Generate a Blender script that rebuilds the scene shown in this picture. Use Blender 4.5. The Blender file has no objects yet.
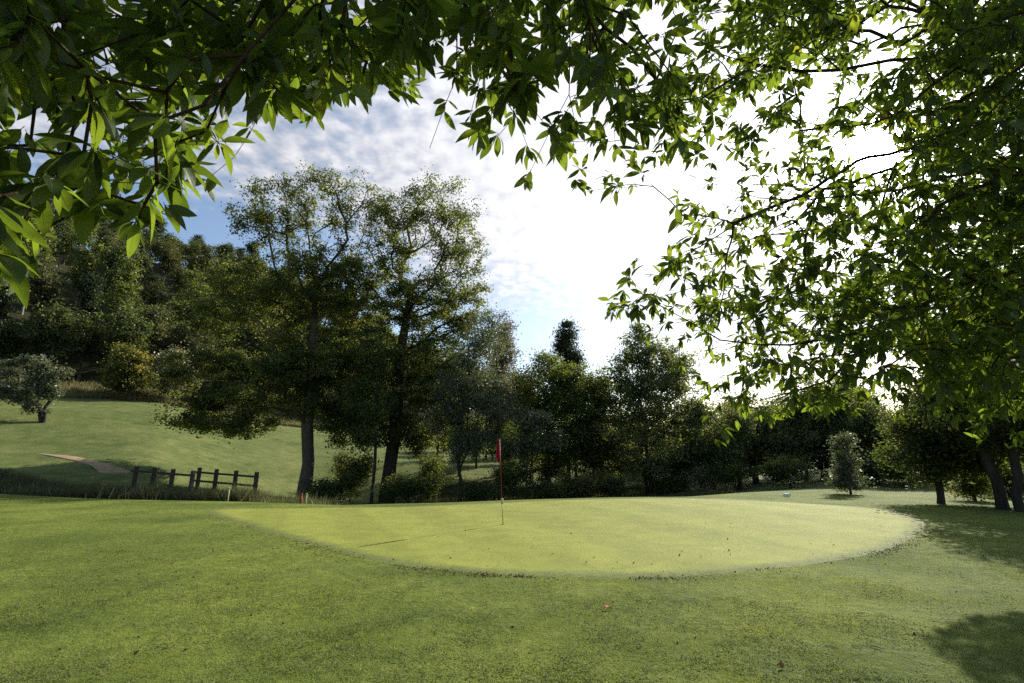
import bpy, math, random
import numpy as np
from mathutils import Vector

rng = np.random.default_rng(7)
random.seed(7)
sc = bpy.context.scene
C = sc.collection
R = math.radians

# ------------------------------------------------------------ camera
F = 483.56
PITCH = R(13.84)
CH = 1.65
cam_d = bpy.data.cameras.new("camera")
cam_d.lens = 17.0
cam_d.sensor_width = 36.0
cam_d.clip_start = 0.05
cam_d.clip_end = 3000
cam = bpy.data.objects.new("camera", cam_d)
C.objects.link(cam)
cam.location = (0, 0, CH)
cam.rotation_euler = (R(90) + PITCH, 0, 0)
sc.camera = cam

# ------------------------------------------------------------ light
SUN_EL, SUN_AZ = R(28.4), R(40.6)          # azimuth to the right of the view direction (+Y)
SUND = np.array([math.sin(SUN_AZ) * math.cos(SUN_EL), math.cos(SUN_AZ) * math.cos(SUN_EL), math.sin(SUN_EL)])
sd = bpy.data.lights.new("sun", 'SUN')
sd.energy = 4.3
sd.angle = R(0.55)
sd.color = (1.0, 0.93, 0.80)
sun = bpy.data.objects.new("sun", sd)
C.objects.link(sun)
sun.rotation_euler = Vector(SUND).to_track_quat('Z', 'Y').to_euler()

w = bpy.data.worlds.new("World")
sc.world = w
w.use_nodes = True
nt = w.node_tree
N, L = nt.nodes, nt.links
N.clear()


def nd(tree, kind, **kw):
    n = tree.nodes.new(kind)
    for k, v in kw.items():
        setattr(n, k, v)
    return n


def mth(tree, op, a, b=None, clamp=False):
    n = tree.nodes.new('ShaderNodeMath')
    n.operation = op
    n.use_clamp = clamp
    for i, v in enumerate((a, b)):
        if v is None:
            continue
        if isinstance(v, (int, float)):
            n.inputs[i].default_value = v
        else:
            tree.links.new(v, n.inputs[i])
    return n.outputs[0]


sky = nd(nt, 'ShaderNodeTexSky', sky_type='NISHITA', sun_disc=False)
sky.sun_elevation = SUN_EL
sky.sun_rotation = SUN_AZ
sky.air_density = 1.0
sky.dust_density = 1.0
tc = nd(nt, 'ShaderNodeTexCoord')
sep = nd(nt, 'ShaderNodeSeparateXYZ')
L.new(tc.outputs['Generated'], sep.inputs[0])
zz = mth(nt, 'MAXIMUM', sep.outputs[2], 0.0)
den = mth(nt, 'ADD', zz, 0.18)
cx = mth(nt, 'DIVIDE', sep.outputs[0], den)
cy = mth(nt, 'DIVIDE', sep.outputs[1], den)
cmb = nd(nt, 'ShaderNodeCombineXYZ')
L.new(cx, cmb.inputs[0]); L.new(cy, cmb.inputs[1])
dot = nd(nt, 'ShaderNodeVectorMath', operation='DOT_PRODUCT')
L.new(tc.outputs['Generated'], dot.inputs[0])
dot.inputs[1].default_value = tuple(SUND)
ds = mth(nt, 'MAXIMUM', dot.outputs['Value'], 0.0)


def noise(tree, vec, scale, detail=6, rough=0.55, dist=0.0):
    n = tree.nodes.new('ShaderNodeTexNoise')
    n.inputs['Scale'].default_value = scale
    n.inputs['Detail'].default_value = detail
    n.inputs['Roughness'].default_value = rough
    n.inputs['Distortion'].default_value = dist
    if vec is not None:
        tree.links.new(vec, n.inputs['Vector'])
    return n.outputs['Fac']


n1 = noise(nt, cmb.outputs[0], 1.1, 3, 0.5, 0.3)       # large cloud banks
n2 = noise(nt, cmb.outputs[0], 19.0, 3.5, 0.5, 0.15)      # mackerel mottling
near = mth(nt, 'POWER', ds, 3.6)
cov = mth(nt, 'ADD', mth(nt, 'MULTIPLY', n1, 1.9), mth(nt, 'MULTIPLY', n2, 1.1))
behind = mth(nt, 'MULTIPLY', mth(nt, 'SUBTRACT', 0.35, sep.outputs[1]), 1.6, clamp=True)
cov = mth(nt, 'SUBTRACT', cov, mth(nt, 'MULTIPLY', behind, 1.5))      # cloud thinned in the unseen sky behind the camera, to lower the fill light
cov = mth(nt, 'ADD', cov, mth(nt, 'MULTIPLY', near, 1.15))
low = mth(nt, 'SUBTRACT', 1.0, mth(nt, 'MULTIPLY', zz, 2.2), clamp=True)
cov = mth(nt, 'SUBTRACT', cov, mth(nt, 'ADD', mth(nt, 'MULTIPLY', low, 1.7), 1.22))
cov = mth(nt, 'MULTIPLY', cov, 1.7, clamp=True)
# thin cloud: bright where the sun stands behind it (forward scattering)
g1 = mth(nt, 'MULTIPLY', mth(nt, 'POWER', ds, 5.0), 4.3)
g2 = mth(nt, 'MULTIPLY', mth(nt, 'POWER', ds, 60.0), 16.0)
g3 = mth(nt, 'MULTIPLY', mth(nt, 'POWER', ds, 1500.0), 160.0)
tex = mth(nt, 'ADD', mth(nt, 'MULTIPLY', n2, 3.2), 1.05)
cb = mth(nt, 'ADD', mth(nt, 'ADD', tex, g1), mth(nt, 'ADD', g2, g3))
ccol = nd(nt, 'ShaderNodeVectorMath', operation='SCALE')
ccol.inputs[0].default_value = (0.97, 0.98, 1.04)
L.new(cb, ccol.inputs['Scale'])
mx = nd(nt, 'ShaderNodeMix', data_type='RGBA')
L.new(cov, mx.inputs['Factor'])
skd = nd(nt, 'ShaderNodeVectorMath', operation='SCALE')
skd.inputs['Scale'].default_value = 0.72
L.new(sky.outputs[0], skd.inputs[0])
L.new(skd.outputs[0], mx.inputs[6])
L.new(ccol.outputs[0], mx.inputs[7])
bg = nd(nt, 'ShaderNodeBackground')
bg.inputs['Strength'].default_value = 0.115
L.new(mx.outputs[2], bg.inputs[0])
wo = nd(nt, 'ShaderNodeOutputWorld')
L.new(bg.outputs[0], wo.inputs[0])

sc.view_settings.view_transform = 'Standard'
sc.view_settings.look = 'None'
sc.view_settings.exposure = 1.15
sc.view_settings.gamma = 1.0
sc.view_settings.use_curve_mapping = False
sc.render.engine = 'CYCLES'
sc.cycles.max_bounces = 6
sc.cycles.diffuse_bounces = 3
sc.cycles.glossy_bounces = 2
sc.cycles.transmission_bounces = 4
sc.cycles.transparent_max_bounces = 4
sc.cycles.sample_clamp_indirect = 6.0
sc.cycles.use_denoising = False

# ------------------------------------------------------------ geometry helpers
CP, SP = math.cos(PITCH), math.sin(PITCH)


def ray(px, py):
    a = (px - 512.0) / F
    b = (341.5 - py) / F
    return np.array([a, CP - b * SP, SP + b * CP])


def PD(px, py, d):                   # point d metres deep along the optical axis
    return np.array([0, 0, CH]) + ray(px, py) * d


def PY(px, py, Y):                   # point seen at (px, py) whose world y is Y
    r = ray(px, py)
    return np.array([0, 0, CH]) + r * (Y / r[1])


def project(p):
    p = np.atleast_2d(p) - np.array([0, 0, CH])
    dep = p[:, 1] * CP + p[:, 2] * SP
    up = -p[:, 1] * SP + p[:, 2] * CP
    return 512 + F * p[:, 0] / dep, 341.5 - F * up / dep, dep


def sstep(t):
    t = np.clip(t, 0, 1)
    return t * t * (3 - 2 * t)


def Hgt(x, y):
    x = np.asarray(x, float); y = np.asarray(y, float)
    yc = np.interp(x, [-80, -23.5, -12.9, -6.7, -.5, 8.4, 14, 25, 60], [40, 23.3, 21, 18.8, 20.0, 22.7, 27, 34, 50])
    t = y - yc
    Rr = np.hypot(x, y)
    az = np.degrees(np.arctan2(x, y))
    ka = [-50, -38, -28, -18, 8, 16, 26, 34]
    A = np.interp(az, ka, [.8, .75, 1.1, 1.9, 2.0, 1.7, .8, .1])
    w1 = np.interp(az, ka, [3.5, 6, 12, 18, 20, 20, 16, 12])
    w2 = np.interp(az, ka, [6, 9, 17, 24, 28, 28, 24, 20])
    z = -A * sstep(t / w1) ** .8 + A * sstep((t - w2) / 12)
    s = np.interp(az, [-110, -75, -35, -20, -5, 10, 25, 40, 60], [0, 1, 1, .8, .55, .36, .2, .08, .0])
    Rb = Rr - np.interp(az, [-36, -22], [0, 9])
    base = np.interp(Rb, [0, 30, 36, 42, 55, 66, 76, 84, 92, 110, 150, 300], [0, 0, .2, .9, 3.2, 5.6, 7.6, 9.6, 12.2, 14, 18, 20])
    s2 = np.interp(az, [-120, -80, -30, -24, -14, -4, 6], [0, 1, 1, .86, .5, .2, 0])
    hill = np.interp(Rr, [0, 104, 120, 150, 190, 230, 300, 900], [0, 0, 9, 26, 46, 57, 62, 62])
    z = z + s * base + s2 * hill
    und = 0.5 * np.sin(x * .21 + 1.3) * np.cos(y * .17) + .5 * np.sin(x * .09 - y * .12)
    z = z + und * np.interp(Rr, [0, 26, 60, 120], [0, 0, .45, 1.2])
    z = z + 0.02 * np.sin(x * 1.1 + .4 * y) * np.cos(y * .9 - x * .3) * np.interp(Rr, [0, 30], [1, 0])
    # gentle rise of the green towards its back right
    z = z + 0.22 * np.exp(-(((x - 5) / 7.0) ** 2 + ((y - 18) / 5.0) ** 2))
    return z


def ground_at(px, py):
    r = ray(px, py)
    t = 2.0
    while t < 400:
        p = np.array([0, 0, CH]) + r * t
        if p[2] <= Hgt(p[0], p[1]):
            return p
        t += 0.05
    return p


def mesh_np(name, verts, faces_n, idx, mat=None, parent=None, smooth=False, attr=None, uv=None):
    """verts (n,3); faces all with faces_n corners, idx flat; or faces_n an array of sizes."""
    verts = np.asarray(verts, np.float32)
    idx = np.asarray(idx, np.int32).ravel()
    me = bpy.data.meshes.new(name)
    me.vertices.add(len(verts))
    me.vertices.foreach_set('co', verts.ravel())
    me.loops.add(len(idx))
    me.loops.foreach_set('vertex_index', idx)
    nf = len(idx) // faces_n
    me.polygons.add(nf)
    me.polygons.foreach_set('loop_start', np.arange(nf, dtype=np.int32) * faces_n)
    me.polygons.foreach_set('loop_total', np.full(nf, faces_n, np.int32))
    if smooth:
        me.polygons.foreach_set('use_smooth', np.ones(nf, bool))
    if attr is not None:
        a = me.attributes.new('v', 'FLOAT', 'FACE')
        a.data.foreach_set('value', np.asarray(attr, np.float32))
    if uv is not None:
        l = me.uv_layers.new(name='uv')
        l.data.foreach_set('uv', np.asarray(uv, np.float32)[idx].ravel())
    me.update()
    me.validate()
    o = bpy.data.objects.new(name, me)
    C.objects.link(o)
    if mat:
        me.materials.append(mat)
    if parent:
        o.parent = parent
    return o


def tag(o, label=None, cat=None, group=None, kind=None):
    if label: o['label'] = label
    if cat: o['category'] = cat
    if group: o['group'] = group
    if kind: o['kind'] = kind
    return o


def empty(name, loc):
    o = bpy.data.objects.new(name, None)
    C.objects.link(o)
    o.location = tuple(map(float, loc))
    o.empty_display_size = 0.2
    return o


class MB:                                     # small box / tube collector
    def __init__(s):
        s.v, s.f = [], []

    def box(s, c, size, rz=0.0, tx=1.0, bev=0.0):
        hx, hy, hz = [q / 2 for q in size]
        n = len(s.v)
        ca, sa = math.cos(rz), math.sin(rz)
        lay = [(-hz, 1.0), (hz - bev, 1.0), (hz, 1 - bev / max(hx, 1e-6))] if bev else [(-hz, 1.0), (hz, tx)]
        for (z, k) in lay:
            for (x, y) in ((-hx, -hy), (hx, -hy), (hx, hy), (-hx, hy)):
                X, Y = x * k, y * k
                s.v.append((c[0] + X * ca - Y * sa, c[1] + X * sa + Y * ca, c[2] + z))
        s.f.append((n + 3, n + 2, n + 1, n))
        for q in range(len(lay) - 1):
            for i in range(4):
                j = (i + 1) % 4
                s.f.append((n + 4 * q + i, n + 4 * q + j, n + 4 * q + 4 + j, n + 4 * q + 4 + i))
        m = n + 4 * (len(lay) - 1)
        s.f.append((m, m + 1, m + 2, m + 3))

    def tube(s, pts, radii, seg=10, cap=True):
        pts = [Vector(p) for p in pts]
        n0 = len(s.v)
        for i, p in enumerate(pts):
            d = (pts[min(i + 1, len(pts) - 1)] - pts[max(i - 1, 0)]).normalized()
            u = d.cross(Vector((0.3, 0.9, 0.1))).normalized()
            v = d.cross(u)
            for k in range(seg):
                a = 2 * math.pi * k / seg
                s.v.append(tuple(p + (u * math.cos(a) + v * math.sin(a)) * radii[i]))
        for i in range(len(pts) - 1):
            for k in range(seg):
                k2 = (k + 1) % seg
                s.f.append((n0 + i * seg + k, n0 + i * seg + k2, n0 + (i + 1) * seg + k2, n0 + (i + 1) * seg + k))
        if cap:
            s.f.append(tuple(n0 + k for k in range(seg))[::-1])
            s.f.append(tuple(n0 + (len(pts) - 1) * seg + k for k in range(seg)))

    def build(s, name, mat, parent=None, smooth=False):
        me = bpy.data.meshes.new(name)
        me.from_pydata(s.v, [], s.f)
        if smooth:
            for p in me.polygons: p.use_smooth = True
        me.materials.append(mat)
        o = bpy.data.objects.new(name, me)
        C.objects.link(o)
        if parent: o.parent = parent
        return o


# ------------------------------------------------------------ materials
def mat_new(name):
    m = bpy.data.materials.new(name)
    m.use_nodes = True
    m.node_tree.nodes.clear()
    return m, m.node_tree


def ramp(tree, fac, stops):
    n = tree.nodes.new('ShaderNodeValToRGB')
    while len(n.color_ramp.elements) < len(stops):
        n.color_ramp.elements.new(0.5)
    for e, (p, c) in zip(n.color_ramp.elements, stops):
        e.position = p
        e.color = (*c, 1)
    tree.links.new(fac, n.inputs[0])
    return n.outputs[0]


def mixc(tree, fac, a, b, mode='MIX'):
    n = tree.nodes.new('ShaderNodeMix')
    n.data_type = 'RGBA'
    n.blend_type = mode
    for i, v in ((0, fac), (6, a), (7, b)):
        if isinstance(v, (int, float)): n.inputs[i].default_value = v
        elif isinstance(v, tuple): n.inputs[i].default_value = (*v, 1)
        else: tree.links.new(v, n.inputs[i])
    return n.outputs[2]


def leaf_mat(name, dark, light, tdark, tlight, trans=0.45, gloss=0.06, rough=0.4, veins=False):
    m, t = mat_new(name)
    a = nd(t, 'ShaderNodeAttribute', attribute_name='v')
    v = a.outputs['Fac']
    col = ramp(t, v, [(0.0, dark), (0.75, light), (1.0, tuple(min(1, c * k) for c, k in zip(light, (1.9, 1.35, 1.0))))])
    tcol = ramp(t, v, [(0.0, tdark), (0.75, tlight), (1.0, tuple(min(1, c * k) for c, k in zip(tlight, (1.5, 1.15, .8))))])
    nrm = None
    if veins:
        uvn = nd(t, 'ShaderNodeUVMap')
        sp = nd(t, 'ShaderNodeSeparateXYZ')
        t.links.new(uvn.outputs[0], sp.inputs[0])
        ax = mth(t, 'ABSOLUTE', mth(t, 'SUBTRACT', sp.outputs[0], 0.5))
        rib = mth(t, 'SUBTRACT', 1.0, mth(t, 'MULTIPLY', ax, 22.0), clamp=True)
        ph = mth(t, 'SUBTRACT', mth(t, 'MULTIPLY', sp.outputs[1], 14.0), mth(t, 'MULTIPLY', ax, 9.0))
        sv = mth(t, 'POWER', mth(t, 'ABSOLUTE', mth(t, 'SINE', mth(t, 'MULTIPLY', ph, math.pi))), 14.0)
        # sine peak at mid-phase -> a thin lateral vein
        vv = mth(t, 'MAXIMUM', rib, mth(t, 'MULTIPLY', sv, 0.45))
        tcol = mixc(t, mth(t, 'MULTIPLY', vv, 0.55), tcol, (0.10, 0.17, 0.02))
        col = mixc(t, mth(t, 'MULTIPLY', vv, 0.5), col, (0.13, 0.19, 0.06))
        bn = nd(t, 'ShaderNodeBump')
        bn.inputs['Strength'].default_value = 0.35
        bn.inputs['Distance'].default_value = 0.002
        t.links.new(mth(t, 'SUBTRACT', 1.0, vv), bn.inputs['Height'])
        nrm = bn.outputs[0]
    d = nd(t, 'ShaderNodeBsdfDiffuse'); t.links.new(col, d.inputs[0])
    tr = nd(t, 'ShaderNodeBsdfTranslucent'); t.links.new(tcol, tr.inputs[0])
    g = nd(t, 'ShaderNodeBsdfGlossy'); g.inputs['Roughness'].default_value = rough
    g.inputs[0].default_value = (0.8, 0.85, 0.8, 1)
    if nrm:
        for q in (d, tr, g): t.links.new(nrm, q.inputs['Normal'])
    m1 = nd(t, 'ShaderNodeMixShader'); m1.inputs[0].default_value = trans
    t.links.new(d.outputs[0], m1.inputs[1]); t.links.new(tr.outputs[0], m1.inputs[2])
    m2 = nd(t, 'ShaderNodeMixShader'); m2.inputs[0].default_value = gloss
    t.links.new(m1.outputs[0], m2.inputs[1]); t.links.new(g.outputs[0], m2.inputs[2])
    o = nd(t, 'ShaderNodeOutputMaterial'); t.links.new(m2.outputs[0], o.inputs[0])
    return m


def surf(name, build, rough=0.9, spec=0.2, bump=None):
    """build(tree, objcoord) -> colour socket; bump(tree, objcoord) -> (height socket, strength, distance)"""
    m, t = mat_new(name)
    tcn = nd(t, 'ShaderNodeTexCoord')
    p = nd(t, 'ShaderNodeBsdfPrincipled')
    p.inputs['Roughness'].default_value = rough
    p.inputs['Specular IOR Level'].default_value = spec
    c = build(t, tcn.outputs['Object'])
    if isinstance(c, tuple): p.inputs['Base Color'].default_value = (*c, 1)
    else: t.links.new(c, p.inputs['Base Color'])
    if bump:
        h, st, di = bump(t, tcn.outputs['Object'])
        b = nd(t, 'ShaderNodeBump')
        b.inputs['Strength'].default_value = st
        b.inputs['Distance'].default_value = di
        t.links.new(h, b.inputs['Height'])
        t.links.new(b.outputs[0], p.inputs['Normal'])
    o = nd(t, 'ShaderNodeOutputMaterial')
    t.links.new(p.outputs[0], o.inputs[0])
    return m


def bark_mat(name, a, b, scale=9.0):
    def col(t, v):
        mp = nd(t, 'ShaderNodeMapping'); mp.inputs['Scale'].default_value = (1, 1, .22)
        t.links.new(v, mp.inputs[0])
        return ramp(t, noise(t, mp.outputs[0], scale, 6, .65), [(.3, a), (.7, b)])
    def bmp(t, v):
        mp = nd(t, 'ShaderNodeMapping'); mp.inputs['Scale'].default_value = (1, 1, .18)
        t.links.new(v, mp.inputs[0])
        return noise(t, mp.outputs[0], scale * 2, 5, .6), .8, .04
    return surf(name, col, .95, .1, bmp)


def terrain_col(t, v):
    # colour from world position: fine mown turf, patches, forest litter up the hill
    s1 = noise(t, v, 38.0, 3, .7)
    s2 = noise(t, v, 5.0, 4, .6)
    s3 = noise(t, v, .38, 5, .6)
    base = ramp(t, s1, [(.28, (.036, .050, .011)), (.5, (.098, .128, .026)), (.72, (.175, .198, .050))])
    pat = ramp(t, s2, [(.3, (.046, .068, .014)), (.55, (.118, .148, .030)), (.75, (.19, .20, .052))])
    c = mixc(t, .5, base, pat)
    big = ramp(t, s3, [(.35, (.62, .70, .62)), (.62, (1.28, 1.22, 1.05))])
    c = mixc(t, 1.0, c, big, 'MULTIPLY')
    # dry pale thatch flecks and bare specks
    fl = ramp(t, noise(t, v, 75.0, 2, .5), [(.66, (0, 0, 0)), (.74, (1, 1, 1))])
    c = mixc(t, mth(t, 'MULTIPLY', fl, .35), c, (.20, .18, .10))
    bs = ramp(t, noise(t, v, 7.0, 5, .75), [(.30, (1, 1, 1)), (.36, (0, 0, 0))])
    c = mixc(t, mth(t, 'MULTIPLY', bs, .5), c, (.06, .05, .03))
    # distance-dependent ground kinds, from the land itself
    sp = nd(t, 'ShaderNodeSeparateXYZ'); t.links.new(v, sp.inputs[0])
    r = mth(t, 'SQRT', mth(t, 'ADD', mth(t, 'POWER', sp.outputs[0], 2.0), mth(t, 'POWER', sp.outputs[1], 2.0)))
    rough_ = noise(t, v, .25, 4, .6)
    fair = ramp(t, mth(t, 'ADD', mth(t, 'MULTIPLY', noise(t, v, 1.2, 5, .6), .5), mth(t, 'MULTIPLY', rough_, .5)),
                [(.35, (.060, .085, .024)), (.5, (.10, .122, .036)), (.65, (.15, .16, .055))])
    k = mth(t, 'DIVIDE', mth(t, 'SUBTRACT', mth(t, 'ADD', r, mth(t, 'MULTIPLY', rough_, 3.0)), 33.0), 3.0, clamp=True)
    c = mixc(t, k, c, fair)
    litter = ramp(t, noise(t, v, .8, 4, .6), [(.3, (.015, .02, .008)), (.7, (.045, .045, .02))])
    k2 = mth(t, 'DIVIDE', mth(t, 'SUBTRACT', mth(t, 'ADD', r, mth(t, 'MULTIPLY', rough_, 8.0)), 97.0), 3.0, clamp=True)
    c = mixc(t, k2, c, litter)
    return c


def terrain_bump(t, v):
    h = mth(t, 'ADD', mth(t, 'MULTIPLY', noise(t, v, 45.0, 3, .7), .6), mth(t, 'MULTIPLY', noise(t, v, 9.0, 4, .6), 1.0))
    return h, .9, .035


M_turf = surf('turf', terrain_col, .95, .08, terrain_bump)


def green_col(t, v):
    s1 = noise(t, v, 60.0, 3, .7)
    s2 = noise(t, v, 1.6, 5, .6)
    c = ramp(t, s2, [(.3, (.160, .182, .032)), (.6, (.215, .228, .043))])
    f = ramp(t, s1, [(.3, (.62, .66, .6)), (.7, (1.28, 1.25, 1.2))])
    c = mixc(t, 1.0, c, f, 'MULTIPLY')
    sp = nd(t, 'ShaderNodeSeparateXYZ'); t.links.new(v, sp.inputs[0])
    st = mth(t, 'SINE', mth(t, 'ADD', mth(t, 'MULTIPLY', sp.outputs[0], 2.5), mth(t, 'MULTIPLY', sp.outputs[1], 1.1)))
    stc = ramp(t, mth(t, 'ADD', mth(t, 'MULTIPLY', st, .5), .5), [(.35, (.92, .94, .91)), (.65, (1.04, 1.04, 1.04))])
    c = mixc(t, 1.0, c, stc, 'MULTIPLY')
    # the cut fades into the collar and apron at the rim
    uvn = nd(t, 'ShaderNodeUVMap'); su = nd(t, 'ShaderNodeSeparateXYZ'); t.links.new(uvn.outputs[0], su.inputs[0])
    ed = mth(t, 'ADD', su.outputs[0], mth(t, 'MULTIPLY', mth(t, 'SUBTRACT', noise(t, v, 3.0, 5, .7), .5), .10))
    ed = mth(t, 'DIVIDE', mth(t, 'SUBTRACT', ed, .925), .05, clamp=True)
    rim = ramp(t, noise(t, v, 9.0, 5, .7), [(.3, (.062, .085, .022)), (.7, (.15, .17, .045))])
    bm = ramp(t, noise(t, v, 6.5, 3, .6), [(.27, (1, 1, 1)), (.33, (0, 0, 0))])
    c = mixc(t, mth(t, 'MULTIPLY', bm, .45), c, (.11, .11, .045))
    return mixc(t, ed, c, rim)


M_green = surf('green_turf', green_col, .9, .12, lambda t, v: (noise(t, v, 70.0, 3, .6), .6, .01))
M_sand = surf('sand', lambda t, v: ramp(t, noise(t, v, 1.5, 5, .6), [(.3, (.20, .145, .085)), (.7, (.33, .24, .15))]), .95, .1)
M_bark = bark_mat('bark', (.035, .028, .02), (.12, .10, .075))
M_bark_dark = bark_mat('bark_dark', (.018, .016, .012), (.06, .052, .04))
M_bark_pale = bark_mat('bark_pale', (.10, .09, .07), (.26, .24, .20))
M_twig = bark_mat('twig_bark', (.035, .022, .014), (.10, .065, .042), 40)
M_wood = surf('fence_wood', lambda t, v: ramp(t, noise(t, v, 14, 5, .6), [(.3, (.022, .018, .014)), (.7, (.07, .055, .042))]), .85, .2,
              lambda t, v: (noise(t, v, 30, 4, .6), .5, .01))

M_near = leaf_mat('chestnut_leaf', (.016, .030, .008), (.045, .068, .015), (.035, .070, .006), (.29, .40, .028), .46, .025, .42, True)
M_oak = leaf_mat('oak_leaf', (.026, .040, .011), (.090, .110, .034), (.065, .09, .012), (.27, .31, .050), .43, .02, .5)
M_dark = leaf_mat('dark_leaf', (.022, .036, .011), (.080, .102, .032), (.055, .09, .012), (.26, .30, .05), .42, .02, .5)
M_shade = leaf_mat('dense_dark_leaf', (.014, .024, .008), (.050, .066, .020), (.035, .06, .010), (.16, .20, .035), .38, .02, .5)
M_grey = leaf_mat('grey_green_leaf', (.042, .056, .024), (.125, .145, .062), (.07, .10, .025), (.32, .36, .10), .44, .02, .5)
M_silver = leaf_mat('silver_leaf', (.035, .045, .024), (.115, .13, .08), (.05, .07, .02), (.17, .20, .07), .38, .05, .45)
M_mid = leaf_mat('mid_leaf', (.026, .044, .012), (.080, .105, .030), (.065, .10, .014), (.24, .28, .045), .43, .02, .5)
M_yel = leaf_mat('yellow_leaf', (.04, .052, .014), (.125, .125, .036), (.09, .12, .015), (.28, .27, .05), .45, .02, .5)
M_con = leaf_mat('conifer_leaf', (.016, .028, .014), (.045, .062, .030), (.03, .05, .02), (.09, .12, .04), .25, .02, .5)
M_pale = leaf_mat('pale_leaf', (.09, .09, .05), (.25, .23, .13), (.12, .14, .04), (.32, .30, .12), .4, .04, .45)
M_tan = leaf_mat('tan_leaf', (.08, .072, .042), (.20, .18, .11), (.10, .09, .04), (.25, .225, .12), .4, .05, .5)
M_forest = leaf_mat('forest_leaf', (.016, .025, .009), (.058, .078, .024), (.045, .070, .010), (.17, .20, .04), .36, .03, .5)
M_forest2 = leaf_mat('forest_leaf_light', (.024, .034, .011), (.085, .092, .034), (.055, .075, .012), (.18, .19, .05), .33, .03, .5)
M_grass = leaf_mat('grass_blade', (.034, .058, .011), (.185, .230, .050), (.085, .130, .014), (.36, .42, .06), .38, .006, .5)
M_rough = leaf_mat('rough_grass', (.018, .030, .010), (.065, .075, .026), (.03, .05, .01), (.15, .15, .05), .4, .03, .5)

# ------------------------------------------------------------ ground
rad = np.concatenate([[0.0], np.geomspace(0.6, 1400, 260)])
ang = np.radians(np.concatenate([np.arange(-62, 62, .3), np.arange(62, 298, 2.0)]))
na = len(ang)
rr, aa = np.meshgrid(rad, ang, indexing='ij')
gx, gy = rr * np.sin(aa), rr * np.cos(aa)
gz = Hgt(gx, gy)
V = np.stack([gx, gy, gz], -1).reshape(-1, 3)
i, j = np.meshgrid(np.arange(len(rad) - 1), np.arange(na), indexing='ij')
j2 = (j + 1) % na
quads = np.stack([i * na + j, (i + 1) * na + j, (i + 1) * na + j2, i * na + j2], -1).reshape(-1, 4)[:, ::-1]
gobj = mesh_np('ground', V, 4, quads, M_turf, smooth=True)
tag(gobj, kind='structure')


def smooth_loop(pts, n):
    pts = np.array(pts, float)
    k = len(pts)
    out = []
    for s in range(n):
        u = s / n * k
        i0 = int(u); f = u - i0
        p0, p1, p2, p3 = (pts[(i0 + q) % k] for q in (-1, 0, 1, 2))
        out.append(.5 * ((2 * p1) + (-p0 + p2) * f + (2 * p0 - 5 * p1 + 4 * p2 - p3) * f ** 2 + (-p0 + 3 * p1 - 3 * p2 + p3) * f ** 3))
    return np.array(out)


def sheet(name, outline_xy, mat, lift, rings=26):
    c = outline_xy.mean(0)
    n = len(outline_xy)
    ks = np.linspace(0.001, 1, rings)
    P = c + (outline_xy - c)[None] * ks[:, None, None]
    X, Y = P[..., 0], P[..., 1]
    Z = Hgt(X, Y) + lift
    Z[-1] -= lift + .004; Z[-2] -= lift * .4
    V = np.stack([X, Y, Z], -1).reshape(-1, 3)
    i, j = np.meshgrid(np.arange(rings - 1), np.arange(n), indexing='ij')
    q = np.stack([i * n + j, (i + 1) * n + j, (i + 1) * n + (j + 1) % n, i * n + (j + 1) % n], -1).reshape(-1, 4)
    UVs = np.stack([np.broadcast_to(ks[:, None], X.shape), np.zeros(X.shape)], -1).reshape(-1, 2)
    o = mesh_np(name, V, 4, q, mat, smooth=True, uv=UVs)
    return tag(o, kind='structure')


GREEN_PX = [(205, 510), (245, 526), (300, 543), (370, 560), (430, 570), (500, 575.5), (600, 577.5), (700, 576), (790, 569), (860, 557),
            (905, 545), (928, 531), (918, 519), (880, 511), (810, 506.5), (700, 502.5), (600, 504), (500, 506), (400, 508), (300, 508)]


def flat_at(px, py):
    r = ray(px, py)
    t = -CH / r[2]
    return (r[0] * t, r[1] * t)


green_out = smooth_loop([flat_at(*p) for p in GREEN_PX], 260)
green_out += rng.normal(0, .015, green_out.shape)
sheet('putting_green', green_out, M_green, .014, 40)


def rayland(px, py, t0=24.0):
    r = ray(px, py); t = t0
    while t < 300:
        p = np.array([0, 0, CH]) + r * t
        if p[2] <= Hgt(p[0], p[1]): break
        t += .1
    return p


sand = smooth_loop([rayland(*p)[:2] for p in ((36, 453.5), (60, 455), (78, 457), (98, 461.5), (118, 467), (131, 472.5), (102, 473), (94, 467.5), (74, 461), (52, 457))], 90)
sheet('sandy_bunker', sand, M_sand, .05, 10)

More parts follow.
